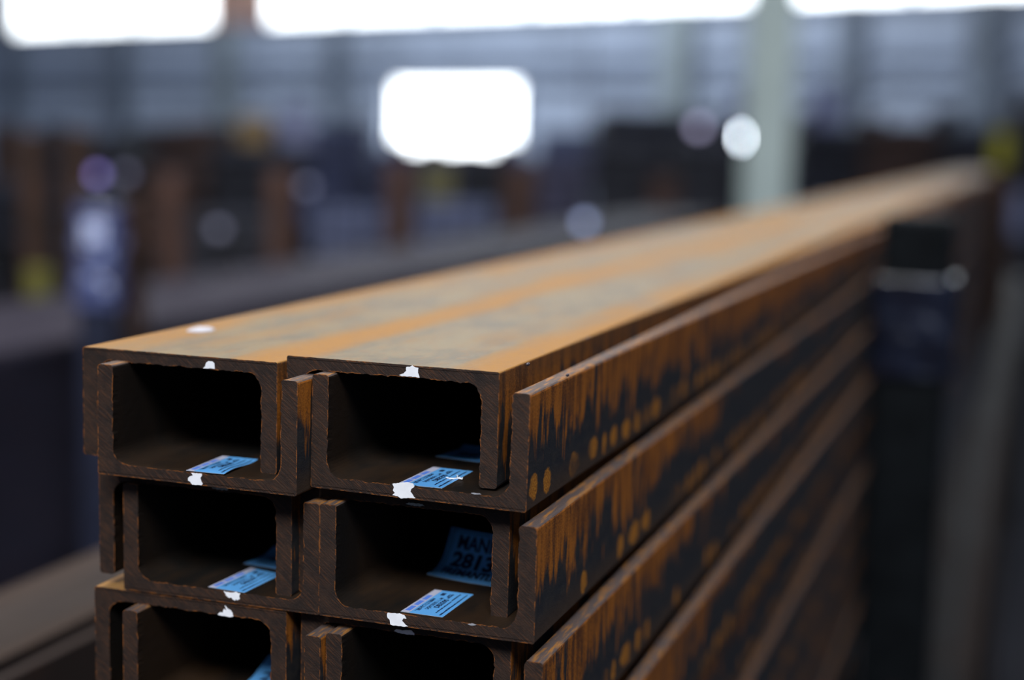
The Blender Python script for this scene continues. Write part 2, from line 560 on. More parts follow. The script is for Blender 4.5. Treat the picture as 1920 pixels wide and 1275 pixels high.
paint_mark(CH['nI'], [(408.5, 1152), (412, 1148), (418, 1148.5), (420, 1141.5), (425, 1144.5), (422, 1135), (427, 1141), (433, 1144), (436, 1149), (437.5, 1156), (431, 1157), (423, 1155), (415, 1154)], 0.8, label='spiky white paint splash', jag=.06, seed=9)
paint_mark(CH['UF'], [(727, 1148.5), (737, 1149.5), (752, 1151), (758, 1153), (762, 1160), (757, 1159), (754, 1164), (760, 1171), (765, 1174.5), (759, 1175), (752, 1173.5), (737, 1172.5), (732, 1170), (731, 1162), (727, 1158), (726, 1152)], -1.3, label='white paint square with ragged right edge', seed=10)
paint_mark(CH['nJ'], [(739, 1183), (743, 1179.5), (749, 1180), (755, 1182), (763, 1181), (772, 1182), (777, 1187), (777, 1191), (768, 1189.5), (758, 1188), (747, 1186.5)], 5.0, PAINT, 'grey-white paint smear', jag=.15, seed=11)
# bare burr specks catching light on the lower lips
paint_mark(CH['UD'], [(883, 924.5), (889, 924), (900, 925.5), (902, 927), (890, 927)], 1.0, BACKING, 'bright burr', jag=.1, seed=12)
paint_mark(CH['UF'], [(877, 1170), (884, 1169), (894, 1171), (890, 1172.5), (881, 1172)], -1.3, BACKING, 'bright burr', jag=.1, seed=13)


# ------------------------------------------------------------------ stickers
def text_mesh(s, size, shear=0.0, bold=0.0):
    cu = bpy.data.curves.new('t', 'FONT')
    cu.body = s
    cu.size = size
    cu.shear = shear
    cu.offset = bold
    cu.resolution_u = 3
    to = bpy.data.objects.new('t', cu)
    C.objects.link(to)
    dg = bpy.context.evaluated_depsgraph_get()
    me = bpy.data.meshes.new_from_object(to.evaluated_get(dg))
    vs = [(v.co.x, v.co.y) for v in me.vertices]
    fs = [tuple(p.vertices) for p in me.polygons]
    bpy.data.objects.remove(to)
    bpy.data.curves.remove(cu)
    bpy.data.meshes.remove(me)
    return vs, fs


def sticker(parent, fn, nrm, marks, texts, name='sticker', label=None, nu=24, nv=12, base=0, thick=0.00012):
    """fn(u, v) -> point, u along the reading direction 0..1, v from bottom 0 to top 1"""
    bm = bmesh.new()

    def grid(u0, u1, v0, v1, mi, lift, nu=nu, nv=nv):
        g = []
        for i in range(nu + 1):
            row = []
            for j in range(nv + 1):
                u, v = u0 + (u1 - u0) * i / nu, v0 + (v1 - v0) * j / nv
                row.append(bm.verts.new(fn(u, v) + nrm(u, v) * lift))
            g.append(row)
        for i in range(nu):
            for j in range(nv):
                bm.faces.new((g[i][j], g[i + 1][j], g[i + 1][j + 1], g[i][j + 1])).material_index = mi
        return g

    top = grid(0, 1, 0, 1, base, thick)
    bot = grid(0, 1, 0, 1, base, 0.0)
    rim_t = [top[i][0] for i in range(nu + 1)] + [top[nu][j] for j in range(1, nv + 1)] + [top[i][nv] for i in range(nu - 1, -1, -1)] + [top[0][j] for j in range(nv - 1, 0, -1)]
    rim_b = [bot[i][0] for i in range(nu + 1)] + [bot[nu][j] for j in range(1, nv + 1)] + [bot[i][nv] for i in range(nu - 1, -1, -1)] + [bot[0][j] for j in range(nv - 1, 0, -1)]
    for i in range(len(rim_t)):
        j = (i + 1) % len(rim_t)
        bm.faces.new((rim_b[i], rim_b[j], rim_t[j], rim_t[i])).material_index = 4
    for (u0, u1, v0, v1, mi, lf) in marks:
        grid(u0, u1, v0, v1, mi, thick + lf, 8, 3)
    for (s, u, v, su, sv, mi, bold) in texts:
        vs, fs = text_mesh(s, 1.0, 0.0, bold)
        mx = max(a for a, b in vs)
        vv = []
        for a, b in vs:
            U, V = u + a / mx * su, v + b / 0.72 * sv
            vv.append(bm.verts.new(fn(U, V) + nrm(U, V) * (thick + 0.00008)))
        for f in fs:
            try: bm.faces.new([vv[i] for i in f]).material_index = mi
            except ValueError: pass
    o = obj(name, bm, [BLUE, WHITE, INK, BLUEINK, BACKING])
    to_parent(o, parent)
    if label: o['label'] = label
    return o


def flat_fn(c00, c10, c11, c01, z, curl=None):
    """corners: reading start bottom, reading end bottom, reading end top, reading start top (pixels on the web)"""
    a, b, c, d = [on_z(px, py, z) for px, py in (c00, c10, c11, c01)]

    def fn(u, v):
        p = a * (1 - u) * (1 - v) + b * u * (1 - v) + c * u * v + d * (1 - u) * v
        if curl: p = p + Vector((0, 0, curl(u, v)))
        return p
    return fn


UPN = lambda u, v: Vector((0, 0, 1))
BIG_MARKS = [(0.0, 1.0, 0.80, 1.0, 1, 0.00003)]
for q in range(3):
    BIG_MARKS.append((0.07 + q * 0.24, 0.27 + q * 0.24, 0.835, 0.955, 3, 0.00005))
BIG_MARKS.append((0.80, 0.90, 0.60, 0.70, 2, 0.00006))

# lines too small to read: short strokes of ink
rs = random.Random(4)
for v0, ua, ub, hgt in ((0.235, 0.12, 0.60, 0.045), (0.25, 0.64, 0.92, 0.045), (0.085, 0.05, 0.93, 0.05), (0.40, 0.71, 0.90, 0.06), (0.47, 0.76, 0.88, 0.04)):
    u = ua
    while u < ub:
        wd = rs.uniform(0.015, 0.045)
        BIG_MARKS.append((u, min(u + wd, ub), v0, v0 + hgt * rs.uniform(0.7, 1.0), 2, 0.00006))
        u += wd + rs.uniform(0.006, 0.014)


def small_label(code, l1, l2):
    return [
        (l1, 0.10, 0.655, 0.55, 0.10, 2, 0.012), (l2, 0.20, 0.51, 0.50, 0.095, 2, 0.008),
        (code, 0.30, 0.345, 0.36, 0.125, 2, 0.03)]


def webz(up_z):         # inside face of an upward channel's web
    return ZT + (up_z - (H + TW) * 1000 + TW * 1000) / 1000.0 + 0.0001


sticker(CH['UF'], flat_fn((830, 1158), (888, 1115), (815, 1106), (751, 1147), webz(-42.1)), UPN, BIG_MARKS,
        small_label('DB3290', "'180 PFC'12.7/300W", '5/JW303E1 L-M'), label='pale blue sticker with code DB3290')
sticker(CH['UD'], flat_fn((829, 916), (887, 884), (812, 876), (744, 908), webz(-0.3)), UPN, BIG_MARKS,
        small_label('DB3290', "'180 PFC'12.7/300W", '5/JW303E1 L-M'), label='pale blue sticker crossed by white scribble')
wav = lambda u, v: 0.00035 + 0.0004 * math.sin(u * 6.0) * (1 - v)
sticker(CH['UB'], flat_fn((420, 891.5), (484, 863), (417, 857), (349, 884.5), webz(-0.9), wav), UPN, BIG_MARKS,
        small_label('DB3290', "'180 PFC'12.7/300W", '5/JW303E1 L-M'), label='pale blue sticker with a wavy right edge')
sticker(CH['UH'], flat_fn((458, 1112), (528, 1077), (470, 1064.5), (390, 1101), webz(-42.8)), UPN, BIG_MARKS,
        small_label('DB3290', "'180 PFC'12.7/300W", '5/JW303E1 L-M'), label='darker blue sticker partly behind the flange')

# the scribble on the top right sticker
bm = bmesh.new()
zs = webz(-0.3) + 0.0004
sp_ = [on_z(px, py, zs) for px, py in [(837, 895.5), (843, 897), (851, 897.5), (858, 896.5), (866, 898), (867, 896)]]
for a, b in zip(sp_[:-1], sp_[1:]): tube(bm, a, b, 0.00025, 8)
for a, b in ((on_z(857, 891, zs), on_z(859, 897, zs)), (on_z(861, 895, zs), on_z(866, 898, zs))): tube(bm, a, b, 0.0002, 8)
o = obj('paint_scribble', bm, PAINT)
to_parent(o, CH['UD'])
o['label'] = 'thin white paint scribble'


# big curled stickers further inside: they lie on the web and climb the right flange
def curled_fn(px0, py0, z, width, height, lean, yaw=0.0, lie=0.25, roll=0.0, crease=0.0):
    """a sheet whose lower strip lies on the web and whose rest rises; u along x (reading), v upward"""
    p0 = on_z(px0, py0, z)
    ux = Vector((math.cos(yaw), math.sin(yaw), 0))
    back = Vector((-math.sin(yaw), math.cos(yaw), 0))

    def fn(u, v):
        s = v * height
        L = lie * height
        R = 0.012
        if s < L:
            p = back * s
            z_ = 0.0
        else:
            a = (s - L) / R
            am = math.radians(lean)
            if a < am:
                p = back * (L + R * math.sin(a)); z_ = R * (1 - math.cos(a))
            else:
                e = s - L - R * am
                p = back * (L + R * math.sin(am) + e * math.cos(am)); z_ = R * (1 - math.cos(am)) + e * math.sin(am)
        q = p0 + ux * (u * width) + p + Vector((0, 0, z_ + 0.0002))
        q += back * (roll * (u - 0.5) ** 2)
        q += Vector((0, 0, crease * math.exp(-((u - 0.75) / 0.18) ** 2) * v))
        return q
    return fn


def fd_normal(fn):
    def n(u, v):
        e = 0.01
        a = fn(u + e, v) - fn(u - e, v)
        b = fn(u, v + e) - fn(u, v - e)
        c = a.cross(b).normalized()
        return c if c.dot(CP - fn(u, v)) > 0 else -c
    return n


big = curled_fn(797, 1079, webz(-42.1), 0.0300, 0.0235, 62, yaw=-0.17, lie=0.10, roll=0.004)
sticker(CH['UF'], big, fd_normal(big), [(0.035, 0.045, 0.03, 0.99, 2, 0.00005), (0.075, 0.082, 0.03, 0.99, 2, 0.00005), (0.03, 0.99, 0.955, 0.965, 2, 0.00005)],
        [('MANNE', 0.15, 0.70, 0.70, 0.22, 2, 0.025), ('28131', 0.14, 0.40, 0.69, 0.25, 2, 0.04),
         ('FREMANTLE', 0.10, 0.19, 0.74, 0.17, 2, 0.03)],
        label='large curled blue sticker reading 2813 and FREMANTLE')
c2 = curled_fn(816, 857, webz(-0.3), 0.026, 0.020, 35, yaw=-0.17, lie=0.75, crease=0.006)
sticker(CH['UD'], c2, fd_normal(c2), [(0.04, 0.05, 0.03, 0.97, 2, 0.00005)],
        [('28131', 0.14, 0.35, 0.8, 0.22, 2, 0.03), ('FREMANTLE', 0.12, 0.14, 0.8, 0.12, 2, 0.01)], label='dark curled blue sticker deep inside')
c3 = curled_fn(456, 1058, webz(-42.8), 0.030, 0.020, 20, yaw=-0.1, lie=0.6)
sticker(CH['UH'], c3, fd_normal(c3), [], [('28131', 0.14, 0.40, 0.8, 0.22, 2, 0.03), ('FREMANTLE', 0.12, 0.14, 0.8, 0.12, 2, 0.01)], label='dark blue sticker behind the first one')
c4 = curled_fn(446, 1288, webz(-85.4), 0.024, 0.020, 28, yaw=-0.15, lie=0.2)
sticker(CH['UK'], c4, fd_normal(c4), [], [('28131', 0.14, 0.40, 0.8, 0.22, 2, 0.03), ('FREMANTLE', 0.12, 0.14, 0.8, 0.12, 2, 0.01)], label='dark blue sticker half out of the picture')

# pale smudge on the top left channel's back
zz = ZT + 0.0003
bm = bmesh.new()
sm = [on_z(px, py, zz) for px, py in [(349, 616), (356, 612), (372, 607.5), (392, 608), (404, 612), (396, 616), (372, 617.5)]]
lo = [bm.verts.new(Vector((p.x, p.y, ZT - 0.0011))) for p in sm]
hi = [bm.verts.new(Vector((p.x, p.y, ZT - 0.0011 + 0.00045))) for p in sm]
bm.faces.new(hi)
for i in range(len(sm)): bm.faces.new((lo[i], lo[(i + 1) % len(sm)], hi[(i + 1) % len(sm)], hi[i]))
bmesh.ops.recalc_face_normals(bm, faces=bm.faces)
o = obj('paint_mark', bm, simple('chalky_smudge', (0.42, 0.42, 0.47), 0.7))
to_parent(o, CH['nA'])
o['label'] = 'pale bluish smudge'

# small nicks on the right edges
NICK = simple('bruised_steel', (0.05, 0.04, 0.05), 0.4)
for key, pts, z in (('nC', [(990, 683), (1102, 634)], ZT + 0.0006), ('UD', [(1064, 703)], ZT - 0.0038)):
    for px, py in pts:
        p = on_z(px, py, z)
        bm = bmesh.new()
        bmesh.ops.create_icosphere(bm, subdivisions=2, radius=0.0007, matrix=Matrix.Translation(p) @ Matrix.Diagonal((0.8, 1.8, 0.8, 1)))
        o = obj('nick', bm, NICK, smooth=True)
        to_parent(o, CH[key])


# ------------------------------------------------------------------ rack posts beside the stack
BLACK = simple('black_painted_steel', (0.004, 0.005, 0.006), 0.6, var=0.3, scale=40, spec=0.08)
NAVYP = simple('dark_navy_steel', (0.012, 0.015, 0.035), 0.5, var=0.3, scale=40)
HILITE = simple('bluish_highlight', (0.62, 0.68, 0.95), 0.4, var=0.1)  # pale colour for highlights painted onto the film wrap
HILITE2 = simple('dim_blue_highlight', (0.28, 0.33, 0.58), 0.4, var=0.1)
UMBERP = simple('umber_steel', (0.022, 0.012, 0.008), 0.8, var=0.3, scale=12, spec=0.1)
BROWN = simple('rust_brown_steel', (0.072, 0.034, 0.024), 0.75, var=0.35, scale=12)
DBROWN = simple('dark_rust_steel', (0.045, 0.020, 0.011), 0.75, var=0.35, scale=12)
WRAP = simple('glossy_black_wrap', (0.008, 0.010, 0.020), 0.16, var=0.2, scale=25, spec=0.9)
WRAPB = simple('glossy_blue_wrap', (0.085, 0.10, 0.22), 0.18, var=0.2, scale=25, spec=0.9)
FLOORM = simple('dark_concrete', (0.026, 0.026, 0.030), 0.85, var=0.25, scale=3, spec=0.08)


def wrap_mesh(w, z0, z1, seed, amp):
    """crumpled stretch film wound round a square post"""
    bm = bmesh.new()
    n, m = 48, 60
    h = w / 2 + 0.003
    rings = []
    for j in range(m + 1):
        z = z0 + (z1 - z0) * j / m
        ring = []
        for i in range(n):
            a = 2 * math.pi * i / n
            k = 1.0 / max(abs(math.cos(a)), abs(math.sin(a)))
            k = min(k, 1.28)
            s = mnoise.noise(Vector((math.cos(a) * 2.2, math.sin(a) * 2.2, z * 38 + seed)))
            s += 0.5 * mnoise.noise(Vector((math.cos(a) * 5, math.sin(a) * 5, z * 80 + a + seed)))
            rr = (h * k + amp * (s + 0.55)) * (1.0 if 0 < j < m else 0.93)
            ring.append(bm.verts.new((rr * math.cos(a), rr * math.sin(a), z)))
        rings.append(ring)
    for a, b in zip(rings[:-1], rings[1:]):
        for i in range(n):
            bm.faces.new((a[i], a[(i + 1) % n], b[(i + 1) % n], b[i]))
    bm.faces.new(rings[0][::-1])
    bm.faces.new(rings[-1])
    return bm


def rack_post(x, y, top, w, mat, label, group=None, wrap=None, cat='post', rotz=0.0, foot=True, cap=None):
    t = tag(empty('rack_post', (x, y, 0), (0, 0, rotz)), label, cat, group)
    bm = bmesh.new()
    box(bm, -w / 2, w / 2, -w / 2, w / 2, 0.012, top, bev=w * 0.07)
    obj('upright', bm, mat, t)
    if foot:
        bm = bmesh.new()
        box(bm, -w * 1.4, w * 1.4, -w * 1.4, w * 1.4, 0, 0.012, bev=0.002)
        obj('base_plate', bm, mat, t)
        for sx in (-1, 1):
            for sy in (-1, 1):
                bm = bmesh.new()
                tube(bm, (sx * w, sy * w, 0.012), (sx * w, sy * w, 0.026), 0.009, 6)
                obj('bolt', bm, mat, t)
    if wrap:
        z0, z1, m, seed, amp = wrap
        o = obj('plastic_wrap', wrap_mesh(w, z0, z1, seed, amp), m, t, smooth=True)
        o['label'] = 'glossy crumpled plastic wrap'
    if cap:
        bm = bmesh.new()
        box(bm, -w / 2 - .004, w / 2 + .004, -w / 2 - .004, w / 2 + .004, top, top + cap[1], bev=0.004)
        obj('end_cap', bm, cap[0], t)
    return t


rack_post(0.0600, 0.95, ZT + 0.017, 0.060, BLACK, 'black square post touching the right side of the sharp stack, wrapped in film', 'posts of the rack under the sharp stack',
          wrap=(ZT - 0.125, ZT - 0.037, WRAP, 3.0, 0.0045))
rack_post(0.0535, 4.35, ZT + 0.030, 0.060, UMBERP, 'brown post touching the far right end of the sharp stack', 'posts of the rack under the sharp stack')
rack_post(-0.196, 0.95, ZT - 0.030, 0.060, BLACK, 'black post hidden behind the left side of the sharp stack', 'posts of the rack under the sharp stack')
for y in (0.95, 4.35):
    bm = bmesh.new()
    box(bm, -0.165, 0.0225, y - 0.03, y + 0.03, ZB - 0.06, ZB, bev=0.003)
    tag(obj('bearer', bm, BLACK), 'black steel crossbar carrying the sharp stack %s' % ('near the black wrapped post' if y < 2 else 'near its far end'), 'crossbar', 'crossbars under the sharp stack')

# left black post with blue film, standing before the stack on the left
LP = at(190, 600, 2.15)
FT = rack_post(LP.x, LP.y, at(190, 352, 2.15).z, 0.050, NAVYP, 'black square post on the left wrapped in blue-white glinting film', None,
          wrap=(at(190, 575, 2.15).z, at(190, 385, 2.15).z, WRAPB, 8.0, 0.006), rotz=0.3)
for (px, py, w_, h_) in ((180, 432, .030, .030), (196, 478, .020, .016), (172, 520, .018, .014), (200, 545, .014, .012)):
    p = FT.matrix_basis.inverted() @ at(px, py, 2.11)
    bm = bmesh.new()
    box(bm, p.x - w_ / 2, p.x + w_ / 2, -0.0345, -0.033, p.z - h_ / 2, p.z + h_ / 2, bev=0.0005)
    obj('highlight_patch', bm, HILITE if py < 450 else HILITE2, FT)  # pale patches added where the film would gleam


# ------------------------------------------------------------------ neighbouring stacks of the same channels
def side_stack(xl, ztop, y0, rows, cols, where, group, mesh):
    first = True
    for c in range(cols):
        for r in range(rows):
            x, z = xl + c * 75.6, -42.2 * r
            rn = ('top', 'second', 'third', 'fourth', 'fifth', 'sixth', 'seventh', 'eighth')[r]
            cn = '' if cols == 1 else ', %s column from its left' % ('first', 'second', 'third', 'fourth', 'fifth', 'sixth')[c]
            place_channel(0, x, z, 0, y0, 'channel facing down, %s row of %s%s' % (rn, where, cn), group, mesh, (0, ztop))
            place_channel(1, x + 13, z - 0.2, 0, y0 - 6, 'channel facing up, %s row of %s%s' % (rn, where, cn), group, mesh, (0, ztop))


LAT = lambda lat: (CP.x - lat) * 1000
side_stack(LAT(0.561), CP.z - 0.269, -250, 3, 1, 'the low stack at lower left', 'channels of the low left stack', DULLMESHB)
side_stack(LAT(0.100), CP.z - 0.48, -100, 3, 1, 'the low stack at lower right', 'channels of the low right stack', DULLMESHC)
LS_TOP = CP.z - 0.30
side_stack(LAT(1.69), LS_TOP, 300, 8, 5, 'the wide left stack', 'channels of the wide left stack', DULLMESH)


def timber(x0, x1, y, ztop, label):
    bm = bmesh.new()
    box(bm, x0, x1, y - 0.045, y + 0.045, ztop - 0.075, ztop, bev=0.004)
    tag(obj('timber_bearer', bm, simple('weathered_timber', (0.16, 0.11, 0.07), 0.8, scale=18)), label, 'timber')


def trestle(x0, x1, y, ztop, label):
    t = tag(empty('trestle', ((x0 + x1) / 2, y, 0)), label, 'trestle', 'trestles under the side stacks')
    hw = (x1 - x0) / 2
    bm = bmesh.new()
    box(bm, -hw, hw, -0.04, 0.04, ztop - 0.08, ztop, bev=0.003)
    obj('crossbar', bm, BLACK, t)
    for s in (-1, 1):
        for q in (-1, 1):
            bm = bmesh.new()
            tube(bm, (s * (hw - 0.03), q * 0.16, 0), (s * (hw - 0.03), q * 0.02, ztop - 0.08), 0.02, 10)
            obj('leg', bm, BLACK, t)


for y, w_ in ((0.4, 'near'), (4.6, 'far')):
    trestle(CP.x - 0.60, CP.x - 0.42, y, CP.z - 0.269 - 0.0427 * 3, 'black trestle at the %s end of the low left stack' % w_)
    trestle(CP.x - 0.12, CP.x + 0.02, y, CP.z - 0.48 - 0.0427 * 3, 'black trestle at the %s end of the low right stack' % w_)
    trestle(CP.x - 1.72, CP.x - 1.27, y + 0.6, LS_TOP - 0.0427 * 8, 'black trestle at the %s end of the wide left stack' % w_)

# ------------------------------------------------------------------ rust-brown stanchions beyond the left stack
for i, (px, w_, top, lab) in enumerate((
        (66, 0.070, 250, 'dull red-brown post at the far left edge of the picture'),
        (150, 0.075, 245, 'dark red-brown post just left of the blue-filmed post'),
        (325, 0.085, 325, 'rust-brown post right of the blue-filmed post'),
        (527, 0.105, 318, 'rust-brown post between the dark racks, second right of the filmed post'),
        (750, 0.135, 300, 'rust-brown post below the left part of the bright doorway'),
        (975, 0.20, 310, 'broad rust-brown post below the right edge of the doorway'),
        (1243, 0.21, 330, 'rust-brown post left of the pale green column'))):
    lat = 2.45
    t_ = lat * FPX / (1958 - px)
    D = min(t_ * 0.93, 7.8)
    p = at(px, 500, D)
    rack_post(p.x, p.y, at(px, top, D).z, w_ * 0.62, BROWN if px > 200 else DBROWN, lab, 'rust-brown posts beyond the left stack', foot=True)
# thin brown post close behind the filmed one
p = at(256, 600, 2.2)
rack_post(p.x, p.y, at(256, 372, 2.2).z, 0.022, DBROWN, 'thin brown post close behind the blue-filmed post', foot=False)

# ------------------------------------------------------------------ far clutter: uprights and bundled stock
NAVY = simple('navy_stock', (0.060, 0.072, 0.15), 0.55, var=0.4, scale=4)
COAL = simple('black_stock', (0.030, 0.031, 0.042), 0.6, var=0.4, scale=4)
VIOLET = simple('violet_grey_stock', (0.10, 0.095, 0.16), 0.6, var=0.3, scale=4)
UMBER = simple('umber_stock', (0.080, 0.045, 0.035), 0.7, var=0.4, scale=4)
OLIVE = simple('olive_yellow_paint', (0.17, 0.15, 0.055), 0.6, var=0.15, scale=4)
YELLOW = simple('safety_yellow', (0.42, 0.38, 0.02), 0.6, var=0.1, scale=4)
DIMYEL = simple('grimy_yellow', (0.12, 0.11, 0.012), 0.7, var=0.1, scale=4)
AMBER = simple('amber_paint', (0.42, 0.27, 0.10), 0.6, var=0.1, scale=4)
PALEV = simple('pale_lavender_sheet', (0.40, 0.42, 0.62), 0.6, var=0.1, scale=4)
SLATE = simple('slate_blue_sheet', (0.12, 0.14, 0.24), 0.6, var=0.2, scale=4)


def tube_bundle(center, length, rad, rows, wid, mat, label, group, yaw):
    """round tubes strapped into a lying bundle; end caps are open rings"""
    t = tag(empty('tube_bundle', center, (0, 0, yaw)), label, 'tube bundle', group)
    bm = bmesh.new()
    for r in range(rows):
        for c in range(wid - (r % 2)):
            x = (c - (wid - 1) / 2 + 0.5 * (r % 2)) * rad * 2
            z = rad + r * rad * 1.74
            tube(bm, (x, -length / 2, z), (x, length / 2, z), rad * 0.98, 10)
            tube(bm, (x, -length / 2 - 0.0005, z), (x, -length / 2 + 0.05, z), rad * 0.80, 10, caps=False)
    obj('tubes', bm, mat, t)
    hh = rad * 2 + (rows - 1) * rad * 1.74
    for q in (-0.3, 0.3):
        bm = bmesh.new()
        a = wid * rad
        for (x0, z0, x1, z1) in ((-a, 0, a, 0), (a, 0, a, hh), (a, hh, -a, hh), (-a, hh, -a, 0)):
            tube(bm, (x0, q * length, z0), (x1, q * length, z1), 0.006, 6)
        obj('strap', bm, COAL, t)
    return t


def cantilever(px, depth, top, w, mat, label, group, arms=3):
    p = at(px, 450, depth)
    zt = at(px, top, depth).z
    t = tag(empty('rack_upright', (p.x, p.y, 0), (0, 0, VYAW)), label, 'rack upright', group)
    d = w * 0.6
    I = [(-w / 2, -d / 2), (w / 2, -d / 2), (w / 2, -d / 2 + w * .12), (w * .06, -d / 2 + w * .12), (w * .06, d / 2 - w * .12), (w / 2, d / 2 - w * .12),
         (w / 2, d / 2), (-w / 2, d / 2), (-w / 2, d / 2 - w * .12), (-w * .06, d / 2 - w * .12), (-w * .06, -d / 2 + w * .12), (-w / 2, -d / 2 + w * .12)]
    bm = bmesh.new()
    a = [bm.verts.new((x, y, 0.01)) for x, y in I]
    b = [bm.verts.new((x, y, zt)) for x, y in I]
    for i in range(12): bm.faces.new((a[i], a[(i + 1) % 12], b[(i + 1) % 12], b[i]))
    bm.faces.new(a[::-1])
    bm.faces.new(b)
    obj('column', bm, mat, t)
    bm = bmesh.new()
    box(bm, -w * .6, w * .6, -0.12, 0.16, 0, 0.012)
    obj('base', bm, mat, t)
    for k in range(arms):
        z = zt * (k + 1) / (arms + 0.4)
        bm = bmesh.new()
        box(bm, -w * .3, w * .3, -d / 2 - 0.09, -d / 2, z - 0.05, z, bev=0.004)
        ar = obj('arm', bm, mat, t)
        bm = bmesh.new()
        box(bm, -w * .3, w * .3, -d / 2 - 0.105, -d / 2 - 0.09, z - 0.03, z + 0.05, bev=0.003)
        obj('end_stop', bm, mat, ar)
    return t


VYAW = math.atan2(CR.y, CR.x)
U1, U2 = 9.35, 12.1
ups = [
    # px, depth, top pixel, width, material, label
    (14, U1, 235, .18, UMBER, 'dark upright at the far left below the long window'),
    (105, U1, 232, .14, COAL, 'black upright left of the filmed post'),
    (215, U1, 250, .12, VIOLET, 'violet-grey upright above the filmed post'),
    (270, U1, 236, .13, COAL, 'black upright to the upper right of the filmed post'),
    (385, U1, 232, .20, UMBER, 'broad umber upright left of the amber sign'),
    (455, U1, 238, .12, COAL, 'black upright beneath the amber sign'),
    (512, U1, 228, .14, NAVY, 'navy upright right of the amber sign'),
    (596, U1, 238, .18, NAVY, 'navy upright left of the bright doorway'),
    (668, U2, 225, .26, COAL, 'black upright nearest the left of the doorway'),
    (745, U2, 262, .16, NAVY, 'navy upright before the left jamb of the doorway'),
    (812, U2, 272, .16, COAL, 'short black upright before the left half of the doorway'),
    (880, U2, 278, .16, COAL, 'short black upright before the middle of the doorway'),
    (945, U2, 264, .16, NAVY, 'navy upright before the right jamb of the doorway'),
    (1133, U2, 222, .24, COAL, 'wide black upright right of the doorway'),
    (1210, U2, 214, .22, COAL, 'wide black upright midway between doorway and green pillar'),
    (1284, U2, 226, .20, COAL, 'black upright under the dim violet lamp'),
    (1356, U2, 240, .18, COAL, 'black upright left of the green pillar'),
    (1497, U2, 212, .14, COAL, 'black upright right of the green pillar'),
    (1622, U2, 220, .22, UMBER, 'umber upright right of the lavender sheet'),
    (1690, U2, 232, .16, COAL, 'black upright over the far end of the stack'),
    (1758, U2, 205, .20, COAL, 'tall black upright near the right edge'),
    (1822, U2, 235, .18, NAVY, 'navy upright left of the yellow sign'),
    (1925, U2, 180, .24, COAL, 'tallest black upright, at the right edge'),
]
for px, d_, top, w_, m_, lab in ups:
    cantilever(px, d_, top, w_, m_, lab, 'rack uprights in the dark background')

B1, B2, B3 = 8.7, 10.6, 6.9
bn = [
    # left px, right px, centre py, depth, rad, rows, wid, material, label
    (-60, 100, 400, B1, .05, 4, 5, COAL, 'black tube bundle at the far left'),
    (112, 250, 330, B1, .05, 5, 5, COAL, 'black tube bundle above the filmed post'),
    (262, 400, 390, B1, .05, 5, 5, UMBER, 'umber tube bundle behind the first rust-brown post'),
    (412, 560, 360, B1, .05, 6, 5, COAL, 'black tube bundle below the amber sign'),
    (572, 700, 350, B1, .05, 5, 5, NAVY, 'navy tube bundle left of the doorway, above the slate one'),
    (712, 858, 395, B1, .05, 5, 5, NAVY, 'navy tube bundle behind the fourth rust-brown post'),
    (859, 960, 372, B1, .05, 6, 5, COAL, 'black tube bundle under the right half of the doorway'),
    (972, 1100, 370, B1, .05, 5, 5, VIOLET, 'violet-grey tube bundle right of the doorway'),
    (1112, 1220, 350, B1, .05, 6, 5, COAL, 'black tube bundle left of the last rust-brown post'),
    (1262, 1375, 350, B1, .05, 6, 5, COAL, 'black tube bundle left of the green pillar'),
    (300, 480, 290, B2, .055, 4, 4, UMBER, 'upper umber tube bundle left of the amber sign'),
    (520, 690, 300, B2, .055, 5, 4, NAVY, 'upper navy tube bundle left of the doorway'),
    (705, 985, 334, B2, .055, 4, 4, NAVY, 'long navy tube bundle right beneath the doorway'),
    (1010, 1110, 300, B2, .055, 4, 4, SLATE, 'slate-blue tube bundle just right of the doorway'),
    (1125, 1360, 290, B2, .055, 6, 4, COAL, 'long black tube bundle under the violet lamp'),
    (1490, 1600, 305, B2, .055, 5, 4, COAL, 'black tube bundle right of the green pillar'),
    (1612, 1740, 300, B2, .055, 5, 4, UMBER, 'umber tube bundle above the far end of the stack'),
    (1752, 1860, 310, B2, .055, 5, 4, COAL, 'black tube bundle left of the yellow sign'),
    (1885, 1990, 300, B2, .055, 7, 4, COAL, 'black tube bundle at the right edge'),
    (590, 715, 435, B3, .03, 4, 5, SLATE, 'low slate-blue tube bundle left of the fourth rust-brown post'),
    (785, 925, 425, B3, .03, 4, 5, SLATE, 'low slate-blue tube bundle right of the fourth rust-brown post'),
    (345, 500, 445, B3, .03, 4, 5, COAL, 'low black tube bundle between two rust-brown posts'),
]


def trestle_low(p, yaw, w, L, zt, lab):
    t = tag(empty('trestle', (p.x, p.y, 0), (0, 0, yaw)), lab, 'trestle', 'trestles under the background bundles')
    for q in (-0.3 * L, 0.3 * L):
        bm = bmesh.new()
        box(bm, -w / 2, w / 2, q - 0.04, q + 0.04, zt - 0.08, zt, bev=0.004)
        obj('crossbar', bm, COAL, t)
        for s in (-1, 1):
            bm = bmesh.new()
            box(bm, s * w / 2 - 0.03, s * w / 2 + 0.03, q - 0.03, q + 0.03, 0, zt - 0.08)
            obj('leg', bm, COAL, t)


for pa, pb, py, d_, rad, rows, wid, m_, lab in bn:
    p = at((pa + pb) / 2, py, d_)
    L = (pb - pa) / FPX * d_
    hh = rad * 2 + (rows - 1) * rad * 1.74
    z = p.z - hh / 2
    yaw = VYAW - math.pi / 2
    tube_bundle((p.x, p.y, z), L, rad, rows, wid, m_, lab, 'tube bundles in the dark background', yaw)
    trestle_low(p, yaw, wid * rad * 2 - 0.04, L, z - 0.0065, 'black trestle under the ' + lab.split(',')[0])


